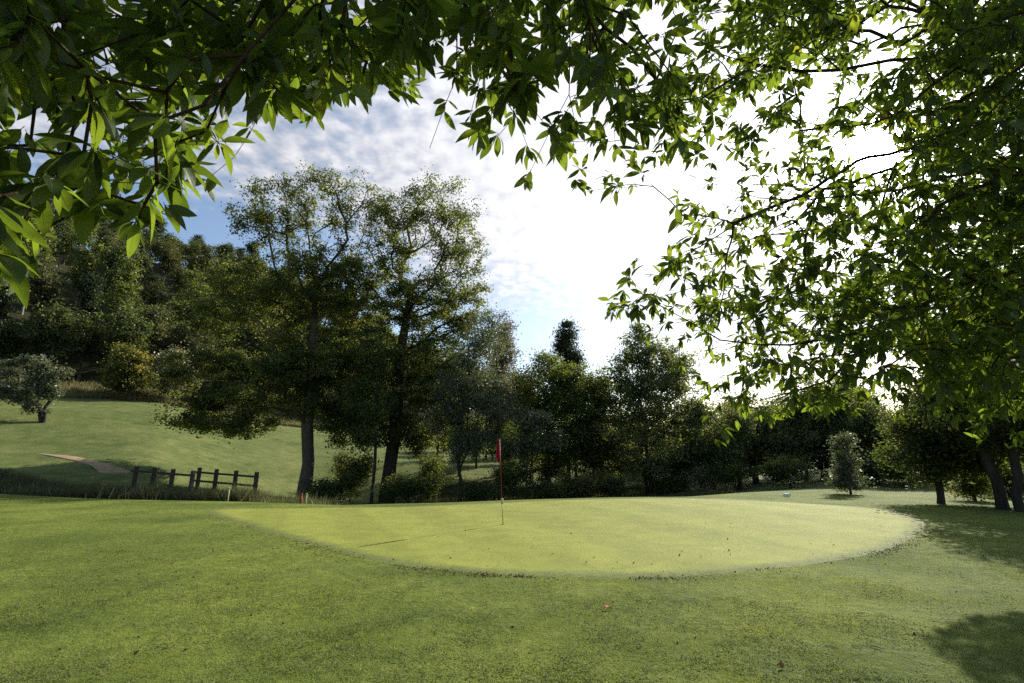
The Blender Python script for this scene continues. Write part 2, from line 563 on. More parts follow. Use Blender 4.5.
# ------------------------------------------------------------ tree builder
def skeleton(root_nodes, root_parent, targets, bf=0.35, seg=0.0, jit=0.0, sag=0.0, rg=None, tg_g=None):
    """greedy tree: every target joins the node with the least distance + bf * path length."""
    P = [np.array(p, float) for p in root_nodes]
    par = list(root_parent)
    plen = [0.0] * len(P)
    for k in range(len(P)):
        if par[k] >= 0: plen[k] = plen[par[k]] + np.linalg.norm(P[k] - P[par[k]])
    A = np.zeros((len(P) + len(targets) * 6 + 10, 3)); pl = np.zeros(len(A))
    A[:len(P)] = P; pl[:len(P)] = plen
    n = len(P)
    par = par + [0] * (len(A) - n)
    G = np.full(len(A), -1)
    if rg is not None: G[:n] = rg
    tip = []
    free0 = max(0, len(root_nodes) // 3)
    for ti, tg in enumerate(targets):
        d = np.linalg.norm(A[:n] - tg, axis=1)
        cost = d + bf * pl[:n]
        if rg is None: cost[:free0] += 2.0
        else: cost += 6.0 * ((G[:n] >= 0) & (G[:n] != tg_g[ti])) + 3.0 * (np.arange(n) < 3)
        k = int(np.argmin(cost))
        L_ = d[k]
        m = 1 if seg <= 0 else min(5, max(1, int(L_ / seg)))
        prev = k
        for q in range(1, m + 1):
            f = q / m
            p = A[k] * (1 - f) + tg * f
            if q < m:
                p = p + rng.normal(0, jit * L_ / m, 3)
                p[2] += sag * L_ * math.sin(math.pi * f)
            if tg_g is not None: G[n] = tg_g[ti]
            A[n] = p; par[n] = prev; pl[n] = pl[prev] + np.linalg.norm(p - A[prev])
            prev = n; n += 1
        tip.append(n - 1)
    return A[:n], np.array(par[:n]), np.array(tip)


def pipe_radii(par, n_root, tip_r, base_r, ex=2.3):
    n = len(par)
    acc = np.zeros(n)
    for k in range(n - 1, -1, -1):
        if acc[k] == 0: acc[k] = tip_r ** ex
        if par[k] >= 0: acc[par[k]] += acc[k]
    r = acc ** (1 / ex)
    if base_r:
        f = base_r / r[:max(1, n_root)].max()
        # blend: scale fully at the base, not at all at the tips
        k = np.clip((np.log(r / tip_r)) / max(1e-6, math.log(r.max() / tip_r)), 0, 1)
        r = r * (1 + (f - 1) * k)
    return r


def tubes(A, par, r, name, mat, parent, sides=5, flare=True):
    e = np.where(par >= 0)[0]
    a, b = A[par[e]], A[e]
    d = b - a
    ln = np.linalg.norm(d, axis=1, keepdims=True); d = d / np.maximum(ln, 1e-6)
    ref = np.where(np.abs(d[:, 2:3]) > .9, np.array([[1., 0, 0]]), np.array([[0., 0, 1]]))
    u = np.cross(d, ref); u /= np.linalg.norm(u, axis=1, keepdims=True)
    v = np.cross(d, u)
    V = []
    ra = np.minimum(r[par[e]], r[e] * 1.5)
    for (c, rad_) in ((a - d * ra[:, None] * .25, ra), (b, r[e])):
        for k in range(sides):
            t = 2 * math.pi * k / sides
            V.append(c + (u * math.cos(t) + v * math.sin(t)) * rad_[:, None])
    V = np.stack(V, 1)
    n = len(e)
    base = np.arange(n)[:, None] * (2 * sides)
    q = []
    for k in range(sides):
        k2 = (k + 1) % sides
        q.append(np.concatenate([base + k, base + k2, base + sides + k2, base + sides + k], 1))
    q = np.stack(q, 1).reshape(-1, 4)
    return mesh_np(name, V.reshape(-1, 3), 4, q, mat, parent, smooth=True)


_vn = np.random.default_rng(11).uniform(0, 1, (256, 256))


def vnoise(x, y, sc_=1.0, octv=4):
    tot = np.zeros(np.shape(x)); amp = 1.0; nrm_ = 0
    for o_ in range(octv):
        X = np.asarray(x) * sc_ * 2 ** o_ + 31.7 * o_ + 1000; Y = np.asarray(y) * sc_ * 2 ** o_ + 17.3 * o_ + 1000
        xi, yi = np.floor(X).astype(int), np.floor(Y).astype(int)
        fx, fy = X - xi, Y - yi
        fx, fy = fx * fx * (3 - 2 * fx), fy * fy * (3 - 2 * fy)
        g_ = lambda a, b: _vn[(xi + a) % 256, (yi + b) % 256]
        tot += amp * (g_(0, 0) * (1 - fx) * (1 - fy) + g_(1, 0) * fx * (1 - fy) + g_(0, 1) * (1 - fx) * fy + g_(1, 1) * fx * fy)
        nrm_ += amp; amp *= .55
    return tot / nrm_


def unit(v):
    return v / np.maximum(np.linalg.norm(v, axis=-1, keepdims=True), 1e-9)


def leaf_quads(cent, size, droop=.35, aspect=.55, flat=.5):
    n = len(cent)
    a = rng.normal(0, 1, (n, 3)); a[:, 2] = a[:, 2] * .6 - droop
    a = unit(a)
    up = rng.normal(0, 1, (n, 3)) * (1 - flat) + np.array([0, 0, 1.]) * flat
    s = unit(np.cross(a, up))
    nrm = np.cross(a, s)
    L_ = (np.asarray(size) * rng.uniform(.65, 1.35, n))[:, None]
    W = L_ * aspect
    bend = nrm * L_ * rng.uniform(-.15, .15, (n, 1))
    V = np.stack([cent - a * L_ / 2, cent + s * W / 2 + bend, cent + a * L_ / 2, cent - s * W / 2 + bend], 1)
    return V.reshape(-1, 3)


def in_lobes(lobes, n, shell=.55):
    """points inside ellipsoid lobes (c, r), weighted by volume, biased to the outside."""
    vol = np.array([np.prod(l[1]) ** .8 * (l[2] if len(l) > 2 else 1) for l in lobes]); vol /= vol.sum()
    pick = rng.choice(len(lobes), n, p=vol)
    d = unit(rng.normal(0, 1, (n, 3)))
    rr_ = rng.uniform(0, 1, n) ** shell
    cc = np.array([l[0] for l in lobes])[pick]; ra = np.array([l[1] for l in lobes])[pick]
    return cc + d * rr_[:, None] * ra


TREES = {}


def make_tree(name, label, cat, base, top_frac, lobes, mat, n_t=300, per=60, leaf=.13, spread=.42, base_r=.25, bark=None,
              bf=.35, group=None, lean=(0, 0), stems=1, shell=.45, droop=.35, crook=.04, aspect=.6, origin=None, clump_var=.78, tip_r=.012, thin=None):
    """base: world point; lobes: list of (centre, radii[, weight]) in world metres."""
    base = np.array(base, float)
    low = min(l[0][2] - l[1][2] for l in lobes)
    hi = max(l[0][2] + l[1][2] for l in lobes)
    cen = np.mean([l[0] for l in lobes], 0)
    nodes, par = [], []
    for s in range(stems):
        off = np.zeros(3) if stems == 1 else np.array([rng.normal(0, .25 * base_r * 4), rng.normal(0, .25 * base_r * 4), 0])
        th = base[2] + (hi - base[2]) * top_frac * rng.uniform(.85, 1.1 if stems > 1 else 1.0)
        k = 7
        st = len(nodes)
        endp = base + off * (1 + 3 * top_frac) + np.array([lean[0], lean[1], 0]) + (cen - base) * np.array([.35, .35, 0])
        for q in range(k):
            f = q / (k - 1)
            p = base + off + (endp - base - off) * f ** 1.4
            p[2] = base[2] - .25 + (th - base[2] + .25) * f
            if 0 < q: p[:2] += rng.normal(0, crook * (th - base[2]) * .35, 2)
            nodes.append(p); par.append(-1 if q == 0 else st + q - 1)
    T = in_lobes(lobes, n_t, shell)
    T = T[np.argsort(np.linalg.norm(T - nodes[-1], axis=1) + rng.normal(0, .4, n_t))]
    A, P, tip = skeleton(nodes, par, list(T), bf, seg=.9, jit=.10, sag=.04)
    rd = pipe_radii(P, len(nodes), tip_r, base_r * (1 if stems == 1 else .6))
    # root flare
    for s in range(stems):
        rd[s * 7] *= 1.35
    root = empty(name, base)
    tag(root, label, cat, group)
    A = A - base
    tubes(A, P, rd, 'trunk', bark or M_bark, root, 7 if base_r > .15 else 5)
    tipsP = A[tip]
    pf = np.ones(len(tipsP)) if thin is None else np.interp(tipsP[:, 2] / (hi - base[2]), [.25, .5, 1], [1.25, .95, thin])
    cnt = rng.poisson(per * pf * rng.uniform(.35, 1.6, len(tipsP)))
    idx = np.repeat(np.arange(len(tipsP)), cnt)
    # leaves sit along the last twig and around its end
    back = rng.uniform(0, 1, len(idx))[:, None] ** 1.5 * .8
    src = tipsP[idx] * (1 - back) + A[P[tip]][idx] * back
    sprd = spread * rng.uniform(.55, 1.3, len(tipsP))[idx][:, None]
    Cn = src + rng.normal(0, 1, (len(idx), 3)) * sprd * np.array([1, 1, .62])
    cl = rng.uniform(0, 1, len(tipsP))[idx]
    v = np.clip(cl ** 1.3 * clump_var + rng.uniform(0, 1, len(idx)) * (1 - clump_var), 0, .92)
    v[rng.uniform(0, 1, len(v)) < .005] = 1.0
    VV = leaf_quads(Cn, leaf, droop, aspect)
    mesh_np('crown', VV, 4, np.arange(len(VV)), mat, root, attr=v)
    return root


def lob(px, py, rx, ry, Y, wt=1.0, ydep=None):
    c = PY(px, py, Y)
    dep = c[1] * CP + (c[2] - CH) * SP
    r = rx * dep / F
    return (c, np.array([r, ydep if ydep else r, ry * dep / F * 1.0]), wt)


def gbase(px, Y):
    x = (px - 512) / F * (Y * CP - CH * SP)
    return np.array([x, Y, float(Hgt(x, Y))])


def copy_tree(src, loc, rz, sx, sz):
    r = src.copy(); C.objects.link(r)
    r.location = tuple(map(float, loc)); r.rotation_euler = (0, 0, rz); r.scale = (sx, sx, sz)
    for ch in src.children:
        c = ch.copy(); C.objects.link(c); c.parent = r
    return r


# --- hillside forest (individual trees sharing a few grown shapes)
protos = []
for k in range(7):
    h = [13, 15, 12, 16, 14, 17, 11][k]
    wd = [3.6, 3.4, 4.0, 3.2, 3.8, 2.6, 3.6][k]
    lb = []
    for q in range(6):
        a = rng.uniform(0, 6.28); f = rng.uniform(.0, .55)
        lb.append((np.array([math.cos(a) * wd * f, math.sin(a) * wd * f, h * rng.uniform(.45, .8)]), np.array([wd * .6, wd * .6, h * .2])))
    lb.append((np.array([0, 0, h * .8]), np.array([wd * .45, wd * .45, h * .19])))
    p = make_tree('forest_tree', 'leafy tree among the dense wood on the hillside', 'tree', (0, 0, 0), .62, lb,
                  [M_forest, M_forest2, M_forest, M_mid, M_forest2, M_con, M_forest][k], n_t=110, per=42, leaf=.42, spread=.62,
                  base_r=.2, bark=[M_bark, M_bark_pale][k % 2], group='trees of the hillside wood', clump_var=.6, tip_r=.02)
    protos.append(p)
spots = []
tries = 0
while len(spots) < 250 and tries < 40000:
    tries += 1
    az = rng.uniform(-56, 2)
    Rr = rng.uniform(100, 215)
    x, y = Rr * math.sin(R(az)), Rr * math.cos(R(az))
    if az > -12 and Rr > 160: continue
    if all((x - a) ** 2 + (y - b) ** 2 > (5.2 if Rr < 125 else 6.6) ** 2 for a, b in spots):
        spots.append((x, y))
used = set()
for q, (x, y) in enumerate(spots):
    k = int(rng.integers(0, 7))
    loc = (x, y, float(Hgt(x, y)) - .2)
    s = rng.uniform(.8, 1.2)
    if k not in used:
        used.add(k); o = protos[k]; o.location = loc; o.scale = (s, s, s)
    else:
        o = copy_tree(protos[k], loc, rng.uniform(0, 6.28), s, s * rng.uniform(.85, 1.15))

# --- trees beyond the green on the right and centre (background row)
bprotos = []
for k in range(5):
    h = [7.5, 9, 6.5, 8.5, 10][k]; wd = [3.0, 2.8, 3.2, 2.4, 2.2][k]
    lb = []
    for q in range(7):
        a = rng.uniform(0, 6.28); f = rng.uniform(.1, .7)
        lb.append((np.array([math.cos(a) * wd * f, math.sin(a) * wd * f, h * rng.uniform(.25, .75)]), np.array([wd * .5, wd * .5, h * .2])))
    lb.append((np.array([0, 0, h * .82]), np.array([wd * .4, wd * .4, h * .16])))
    p = make_tree('background_tree', 'dark leafy tree in the row beyond the green', 'tree', (0, 0, 0), .6, lb,
                  [M_grey, M_mid, M_oak, M_grey, M_dark][k], n_t=150, per=60, leaf=.2, spread=.42,
                  base_r=.16, bark=M_bark_dark, group='trees in the far row beyond the green', tip_r=.015)
    bprotos.append(p)
used = set()
bspots = []
for az in np.arange(-8, 56, 2.1):
    for Rr in (rng.uniform(48, 58), rng.uniform(62, 74)):
        bspots.append((az + rng.uniform(-.8, .8), Rr))
for (az, Rr) in bspots:
    k = int(rng.integers(0, 5))
    x, y = Rr * math.sin(R(az)), Rr * math.cos(R(az))
    loc = (x, y, float(Hgt(x, y)) - .1)
    s = rng.uniform(.8, 1.15) * (1.0 if Rr < 60 else 1.15) * np.interp(az, [-8, 5, 20, 45], [.8, .8, .95, 1.05])
    if k not in used:
        used.add(k); o = bprotos[k]; o.location = loc; o.scale = (s, s, s)
    else:
        o = copy_tree(bprotos[k], loc, rng.uniform(0, 6.28), s, s)

# --- the distinct trees
make_tree('oak_tree', 'big spreading oak with a pale bare lower trunk, behind the red marker', 'tree', gbase(305, 41.6), .62,
          [lob(262, 215, 34, 32, 40.8, 1.3), lob(300, 205, 40, 40, 41.6, .9), lob(350, 200, 42, 34, 42.5, .9), lob(225, 300, 45, 45, 41.6),
           lob(280, 290, 55, 45, 41.6), lob(330, 280, 50, 55, 42.5), lob(215, 375, 42, 38, 40.8), lob(270, 375, 58, 45, 41.6, 1.1),
           lob(325, 370, 50, 50, 42.5), lob(197, 415, 28, 20, 40.8, 1.8), lob(240, 425, 30, 14, 40.8, 1.4), lob(350, 420, 30, 25, 42, 1.2), lob(320, 177, 22, 10, 41.6)],
          M_oak, n_t=1150, per=115, leaf=0.215, spread=0.42, base_r=0.490, bark=M_bark, lean=(.4, 0), tip_r=.018, thin=.36, crook=.012)
make_tree('ivy_clad_tree', 'tall dark tree with a thick black ivy clad trunk', 'tree', gbase(388, 43.9), .62,
          [lob(440, 205, 40, 25, 43.9), lob(400, 225, 40, 40, 43.9, .7), lob(455, 250, 34, 40, 43.9, .8), lob(370, 290, 45, 50, 43.9),
           lob(430, 310, 50, 45, 43.9), lob(360, 365, 50, 45, 43.9), lob(425, 375, 50, 45, 43.9, 1.1), lob(395, 430, 40, 22, 43.9),
           lob(470, 300, 24, 40, 43.9, .7), lob(430, 188, 18, 10, 43.9), lob(385, 215, 20, 28, 43.9, 1.3), lob(350, 425, 28, 22, 43, 1.2), lob(425, 440, 30, 16, 43, 1.2), lob(395, 250, 22, 30, 43.9)],
          M_dark, n_t=1150, per=110, leaf=0.215, spread=0.42, base_r=0.578, bark=M_bark_dark, lean=(.8, 0), tip_r=.018, thin=.36, crook=.02)
make_tree('young_tree', 'thin straight young tree between the oak and the ivy clad tree', 'tree', gbase(372, 39.3), .8,
          [lob(370, 400, 26, 30, 39.3), lob(362, 440, 20, 14, 39.3), lob(376, 360, 20, 25, 39.3)],
          M_dark, n_t=112, per=78, leaf=0.197, spread=0.495, base_r=0.132, bark=M_bark_dark)
make_tree('silver_willow', 'silvery grey leaved willow with twin leaning stems, left of the flag', 'tree', gbase(460, 40.8), .6,
          [lob(480, 345, 30, 36, 40.8), lob(462, 385, 34, 36, 40.8), lob(490, 400, 26, 32, 40.8), lob(470, 440, 28, 18, 40.8), lob(495, 330, 14, 20, 40.8, .8),
           lob(440, 420, 22, 20, 40.8)],
          M_silver, n_t=325, per=110, leaf=0.203, spread=0.510, base_r=0.204, bark=M_bark_dark, stems=2, droop=.6, aspect=.4, clump_var=.65)
make_tree('tall_poplar', 'tall thin tan topped poplar rising behind the silvery willow', 'tree', gbase(503, 54.0), .85,
          [lob(505, 330, 12, 20, 54.0), lob(500, 365, 16, 28, 54.0), lob(500, 400, 16, 25, 54.0), lob(510, 350, 10, 15, 54.0)],
          M_tan, n_t=175, per=78, leaf=0.221, spread=0.450, base_r=0.180, bark=M_bark, bf=.15)
make_tree('rounded_tree', 'rounded mid green tree just right of the flag', 'tree', gbase(552, 45.9), .65,
          [lob(545, 375, 30, 24, 45.9), lob(575, 380, 20, 22, 45.9), lob(535, 410, 30, 28, 45.9), lob(570, 415, 32, 28, 45.9), lob(550, 450, 32, 18, 45.9)],
          M_mid, n_t=325, per=110, leaf=0.219, spread=0.510, base_r=0.218, bark=M_bark_dark, stems=2)
make_tree('dark_poplar', 'dark narrow poplar standing tallest behind the rounded tree', 'tree', gbase(567, 54.4), .9,
          [lob(567, 335, 10, 16, 54.4), lob(568, 360, 16, 20, 54.4), lob(570, 390, 18, 24, 54.4), lob(562, 350, 9, 14, 54.4)],
          M_con, n_t=187, per=97, leaf=0.221, spread=0.416, base_r=0.205, bark=M_bark_dark, bf=.15)
make_tree('small_pale_tree', 'small pale leaved sapling under the willow beside the flag', 'tree', gbase(530, 40.1), .7,
          [lob(530, 418, 22, 12, 40.1), lob(545, 440, 18, 12, 40.1), lob(520, 445, 16, 14, 40.1)],
          M_silver, n_t=100, per=65, leaf=0.188, spread=0.442, base_r=0.082, bark=M_bark_dark, stems=2)
make_tree('leaning_maple', 'broad dark tree with two leaning trunks, at the back centre right', 'tree', gbase(648, 45.5), .6,
          [lob(640, 350, 22, 22, 45.5, 1.2), lob(640, 333, 8, 11, 45.5, 2.5), lob(665, 365, 30, 28, 45.5), lob(625, 385, 26, 30, 45.5), lob(660, 400, 40, 32, 45.5), lob(620, 430, 30, 26, 45.5),
           lob(675, 440, 32, 26, 45.5), lob(645, 460, 30, 16, 45.5), lob(700, 410, 20, 28, 45.5)],
          M_grey, n_t=640, per=80, leaf=0.225, spread=0.46, base_r=0.280, bark=M_bark_dark, stems=3, lean=(-.5, 0))
make_tree('thicket_tree', 'many stemmed low thicket tree between the rounded tree and the leaning one', 'tree', gbase(600, 47.2), .6,
          [lob(600, 400, 22, 28, 47.2), lob(590, 440, 24, 24, 47.2), lob(612, 455, 22, 20, 47.2)],
          M_oak, n_t=200, per=104, leaf=0.225, spread=0.525, base_r=0.168, bark=M_bark_dark, stems=4)
make_tree('broad_tree', 'broad greyish tree hazy against the light, centre of the right back row', 'tree', gbase(818, 45.6), .6,
          [lob(795, 410, 26, 20, 45.6), lob(835, 405, 28, 22, 45.6), lob(865, 420, 22, 24, 45.6), lob(815, 440, 40, 28, 45.6), lob(855, 455, 30, 25, 45.6), lob(780, 445, 24, 24, 45.6)],
          M_grey, n_t=475, per=104, leaf=0.199, spread=0.480, base_r=0.250, bark=M_bark_dark, stems=2)
make_tree('feathery_tree', 'hazy dark tree above the grass gap, right of the leaning maple', 'tree', gbase(757, 48.0), .6,
          [lob(750, 420, 24, 20, 48.0), lob(735, 445, 26, 22, 48.0), lob(770, 450, 22, 20, 48.0)],
          M_grey, n_t=275, per=91, leaf=0.199, spread=0.480, base_r=0.173, bark=M_bark_dark)
make_tree('cone_shaped_sapling', 'small pale cone shaped tree leaning on a bent stem at the green edge', 'tree', gbase(851, 26.0), .75,
          [lob(845, 445, 8, 18, 26), lob(846, 465, 14, 14, 26), lob(845, 480, 19, 11, 26)],
          M_silver, n_t=110, per=55, leaf=.12, spread=.2, base_r=.06, bark=M_bark_dark, lean=(-.4, 0), clump_var=.6)
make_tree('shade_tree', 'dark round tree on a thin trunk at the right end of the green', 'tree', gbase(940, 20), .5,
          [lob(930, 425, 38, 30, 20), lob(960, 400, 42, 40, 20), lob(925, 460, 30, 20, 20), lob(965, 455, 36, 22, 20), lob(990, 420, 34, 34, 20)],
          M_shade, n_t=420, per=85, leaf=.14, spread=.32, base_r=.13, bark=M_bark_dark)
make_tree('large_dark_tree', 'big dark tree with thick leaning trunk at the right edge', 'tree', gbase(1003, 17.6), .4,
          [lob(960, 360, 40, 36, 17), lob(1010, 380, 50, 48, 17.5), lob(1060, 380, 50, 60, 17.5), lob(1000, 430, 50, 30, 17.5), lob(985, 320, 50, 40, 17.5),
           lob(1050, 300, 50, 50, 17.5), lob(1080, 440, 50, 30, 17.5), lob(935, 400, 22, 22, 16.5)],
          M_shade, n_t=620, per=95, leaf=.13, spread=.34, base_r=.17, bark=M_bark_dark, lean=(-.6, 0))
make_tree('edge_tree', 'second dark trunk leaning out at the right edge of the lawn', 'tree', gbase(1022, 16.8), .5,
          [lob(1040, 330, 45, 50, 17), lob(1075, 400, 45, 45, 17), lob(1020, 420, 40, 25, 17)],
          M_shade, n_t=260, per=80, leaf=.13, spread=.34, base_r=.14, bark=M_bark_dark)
# left fairway trees
make_tree('olive_like_bush', 'round grey green multi stemmed tree alone on the left fairway', 'tree', rayland(38, 423), .2,
          [lob(a, b, c, d, rayland(38, 423)[1]) for a, b, c, d in ((6, 372, 10, 14), (24, 364, 7, 13), (42, 366, 8, 12), (58, 374, 8, 9), (14, 392, 12, 12), (38, 385, 12, 12), (52, 392, 9, 7), (-4, 390, 10, 12), (27, 398, 12, 9), (36, 407, 10, 7))],
          M_silver, n_t=170, per=62, leaf=.24, spread=.30, base_r=.34, bark=M_bark_dark, stems=3, clump_var=.7, shell=.35)
yb = rayland(128, 401)
make_tree('yellowing_tree', 'yellowish green round tree with a short trunk at the wood edge', 'tree', yb, .5,
          [lob(128, 365, 18, 18, yb[1]), lob(118, 380, 16, 12, yb[1]), lob(140, 378, 15, 14, yb[1]), lob(128, 350, 10, 10, yb[1])],
          M_yel, n_t=150, per=55, leaf=.32, spread=.5, base_r=.25, bark=M_bark_dark)
yb = rayland(172, 403)
make_tree('pale_round_tree', 'pale green rounded tree right of the yellowing one', 'tree', yb, .5,
          [lob(172, 365, 18, 18, yb[1]), lob(162, 382, 16, 14, yb[1]), lob(184, 380, 14, 16, yb[1])],
          M_pale, n_t=150, per=55, leaf=.32, spread=.5, base_r=.22, bark=M_bark_dark)

# ------------------------------------------------------------ bushes along the stream
def bush(name, label, px, Y, wpx, hpx, mat, cat='bush', per=55, leaf=.11, group=None):
    b = gbase(px, Y)
    dep = Y * CP
    wr, hr = wpx * dep / F, hpx * dep / F
    lb = []
    for q in range(5):
        a = rng.uniform(0, 6.28)
        lb.append((b + np.array([math.cos(a) * wr * .5, math.sin(a) * wr * .35, hr * rng.uniform(.35, .7)]), np.array([wr * .5, wr * .45, hr * .35])))
    n = int(50 + wpx * hpx * .13)
    return make_tree(name, label, cat, b, .5, lb, mat, n_t=n, per=per, leaf=leaf, spread=.22 if Y < 30 else .34, base_r=.05, bark=M_bark_dark, stems=4,
                     shell=.6, group=group, droop=.1)


bushes = [
    (332, 39.5, 26, 34, M_dark, 'dark bush at the right foot of the oak'),
    (352, 43.7, 26, 52, M_oak, 'loose brownish bush behind the young thin tree'),
    (410, 39.5, 30, 36, M_dark, 'low dark bush at the foot of the ivy clad trunk'),
    (428, 42.8, 20, 52, M_mid, 'loose bush with gaps right of the ivy clad trunk'),
    (485, 39.0, 26, 30, M_oak, 'dark low bush directly behind the flagstick, left side'),
    (512, 41.2, 24, 44, M_mid, 'green bush behind the flagstick on its right'),
    (545, 40.3, 22, 24, M_oak, 'low brownish bush under the rounded tree'),
    (580, 42.0, 26, 30, M_yel, 'light yellow green bush at the thicket foot'),
    (620, 42.8, 26, 26, M_oak, 'low bush left of the leaning trunks'),
    (672, 44.5, 26, 24, M_mid, 'low green bush right of the leaning trunks'),
    (700, 44.0, 24, 30, M_pale, 'pale wispy bush at the end of the leaning maple'),
    (735, 42.0, 30, 30, M_dark, 'grey green bush below the hazy tree'),
    (790, 38.0, 26, 34, M_dark, 'dark bush between the hazy tree and the broad tree'),
    (880, 36.0, 24, 40, M_con, 'dark bush right of the cone shaped sapling'),
    (905, 33.0, 20, 44, M_mid, 'sunlit leafy bush left of the thin trunked tree'),
    (975, 21.5, 16, 30, M_mid, 'light green bush between the thin trunk and the thick one'),
    (1010, 24.0, 24, 36, M_dark, 'dark bush behind the trunks at the right edge'),
]
for (px, Y, wp, hp, m_, lab) in bushes:
    bush('bush', lab, px, Y, wp, hp, m_, group='bushes along the back of the green', per=42 if Y < 30 else 34, leaf=.11 if Y < 30 else .16)

# tall rough grass in the ditch behind the crest
def blades(n, xs, ys, h, wdt, mat, name, label, lean=.35, vmin=0.0, vmax=.9, seed_clump=None, keep=None, cat='grass'):
    x, y = xs(n), ys(n)
    if callable(y): pass
    if keep is not None:
        k = keep(x, y); x, y = x[k], y[k]
    n = len(x)
    z = Hgt(x, y)
    hh = h * rng.uniform(.5, 1.3, n) * (.35 + .7 * vnoise(x, y, 2.3, 3) + 1.5 * np.clip(vnoise(x + 70, y, 1.1, 4) - .52, 0, .3))
    a = rng.uniform(0, 6.283, n)
    ln = rng.normal(0, lean, (n, 2)) * hh[:, None]
    b = np.stack([x, y, z - .004], 1)
    sd_ = np.stack([np.cos(a), np.sin(a), np.zeros(n)], 1) * (wdt * rng.uniform(.6, 1.4, n))[:, None] / 2
    top = b + np.stack([ln[:, 0], ln[:, 1], hh], 1)
    VV = np.stack([b - sd_, b + sd_, top], 1).reshape(-1, 3)
    v = rng.uniform(vmin, vmax, n)
    pn = np.clip((vnoise(x, y, 1.3, 5) - .5) * 2.6 + .5, 0, 1)
    pn = np.clip(pn * .42 + .24 * np.clip((vnoise(x, y, 13.0, 2) - .5) * 2.2 + .5, 0, 1) + .36 * np.clip((vnoise(x + 40, y, .30, 3) - .47) * 4 + .5, 0, 1), 0, 1)
    v = np.clip(v * .45 + pn * .55, 0, .9)
    v[rng.uniform(0, 1, n) < .003] = 1.0
    o = mesh_np(name, VV, 3, np.arange(len(VV)), mat, attr=v)
    return tag(o, label, cat, kind='stuff')


def yc_of(x):
    return np.interp(x, [-80, -23.5, -12.9, -6.7, -.5, 8.4, 14, 25, 60], [40, 23.3, 21, 18.8, 20.0, 22.7, 27, 34, 50])


n0 = 42000
xr = rng.uniform(-40, -9, n0)
deep = np.interp(xr, [-40, -24, -9], [5.0, 5.0, 16])
yr = yc_of(xr) + np.interp(xr, [-26, -20], [1.2, 3.0]) + rng.uniform(0, 1, n0) ** .9 * deep
blades(n0, lambda n: xr, lambda n: yr, .6, .03, M_rough, 'rough_grass', 'long uncut dark grass growing in the ditch by the rail fences', .3)
n0 = 26000
xr2 = rng.uniform(-8, 16, n0)
blades(n0, lambda n: xr2, lambda n: 36 + rng.uniform(0, 1, n0) * 16, .5, .06, M_rough, 'stream_bank_grass', 'dark long grass under the trees behind the green', .3)
n0 = 14000
xr3 = rng.uniform(-24, -12.5, n0)
blades(n0, lambda n: xr3, lambda n: yc_of(xr3) + 2.5 + rng.uniform(0, 1, n0) * 3, .8, .035, M_rough, 'ditch_grass', 'taller dark grass hiding the foot of the rail fences', .35)
# pale seed heads standing in the ditch
n0 = 150
cl_ = rng.choice([-19.5, -21.5, -23.5, -17.2, -26.0], n0) + rng.normal(0, .5, n0)
M_straw = leaf_mat('straw', (.13, .10, .05), (.30, .24, .13), (.2, .16, .07), (.34, .28, .14), .35, .02, .5)
blades(n0, lambda n: cl_, lambda n: yc_of(cl_) + 2.2 + rng.uniform(0, 1, n0) * 1.5, .75, .05, M_straw, 'dry_stalks', 'pale dry weed stalks standing out of the dark ditch grass', .32)
# rough tussock bank at the top of the fairway
n0 = 36000
azr = np.radians(rng.uniform(-50, -17, n0)); rr2 = rng.uniform(84, 93, n0)
M_bank = leaf_mat('bank_grass', (.07, .075, .025), (.19, .17, .07), (.08, .08, .02), (.24, .22, .08), .35, .02, .5)
blades(n0, lambda n: rr2 * np.sin(azr), lambda n: rr2 * np.cos(azr), .75, .12, M_bank, 'bank_grass', 'rough tan tussock grass on the bank above the far fairway', .3)

# short mown turf blades in the foreground, thinning with distance
n = 950000
u = rng.uniform(0, 1, n)
yy = 3.3 * (15.0 / 3.3) ** (u ** 0.95)
half = 1.14 * yy + .6
xx = rng.uniform(-1, 1, n) * half


def off_green(x0, y0):
    x = x0 + rng.normal(0, .10, len(x0)); y = y0 + rng.normal(0, .10, len(y0))
    poly = green_out
    px_, py_ = poly[:, 0], poly[:, 1]
    inside = np.zeros(len(x), bool)
    m = len(poly); jx = m - 1
    for q in range(0, m, 2):
        x1, y1 = poly[q]; x2, y2 = poly[(q + 2) % m]
        c = ((y1 > y) != (y2 > y)) & (x < (x2 - x1) * (y - y1) / (y2 - y1 + 1e-12) + x1)
        inside ^= c
    keepd = rng.uniform(0, 1, len(x)) < np.clip((vnoise(x, y, 8.0, 3) - .32) * 4.5, .08, 1) * np.clip((vnoise(x + 9, y * 1.6, .8, 4) - .33) * 6, .25, 1)
    return ~inside & keepd


blades(n, lambda n: xx, lambda n: yy, .019, .0052, M_grass, 'mown_grass', 'short mown grass blades of the lawn in front of the green',
       .8, 0, .9, keep=off_green)

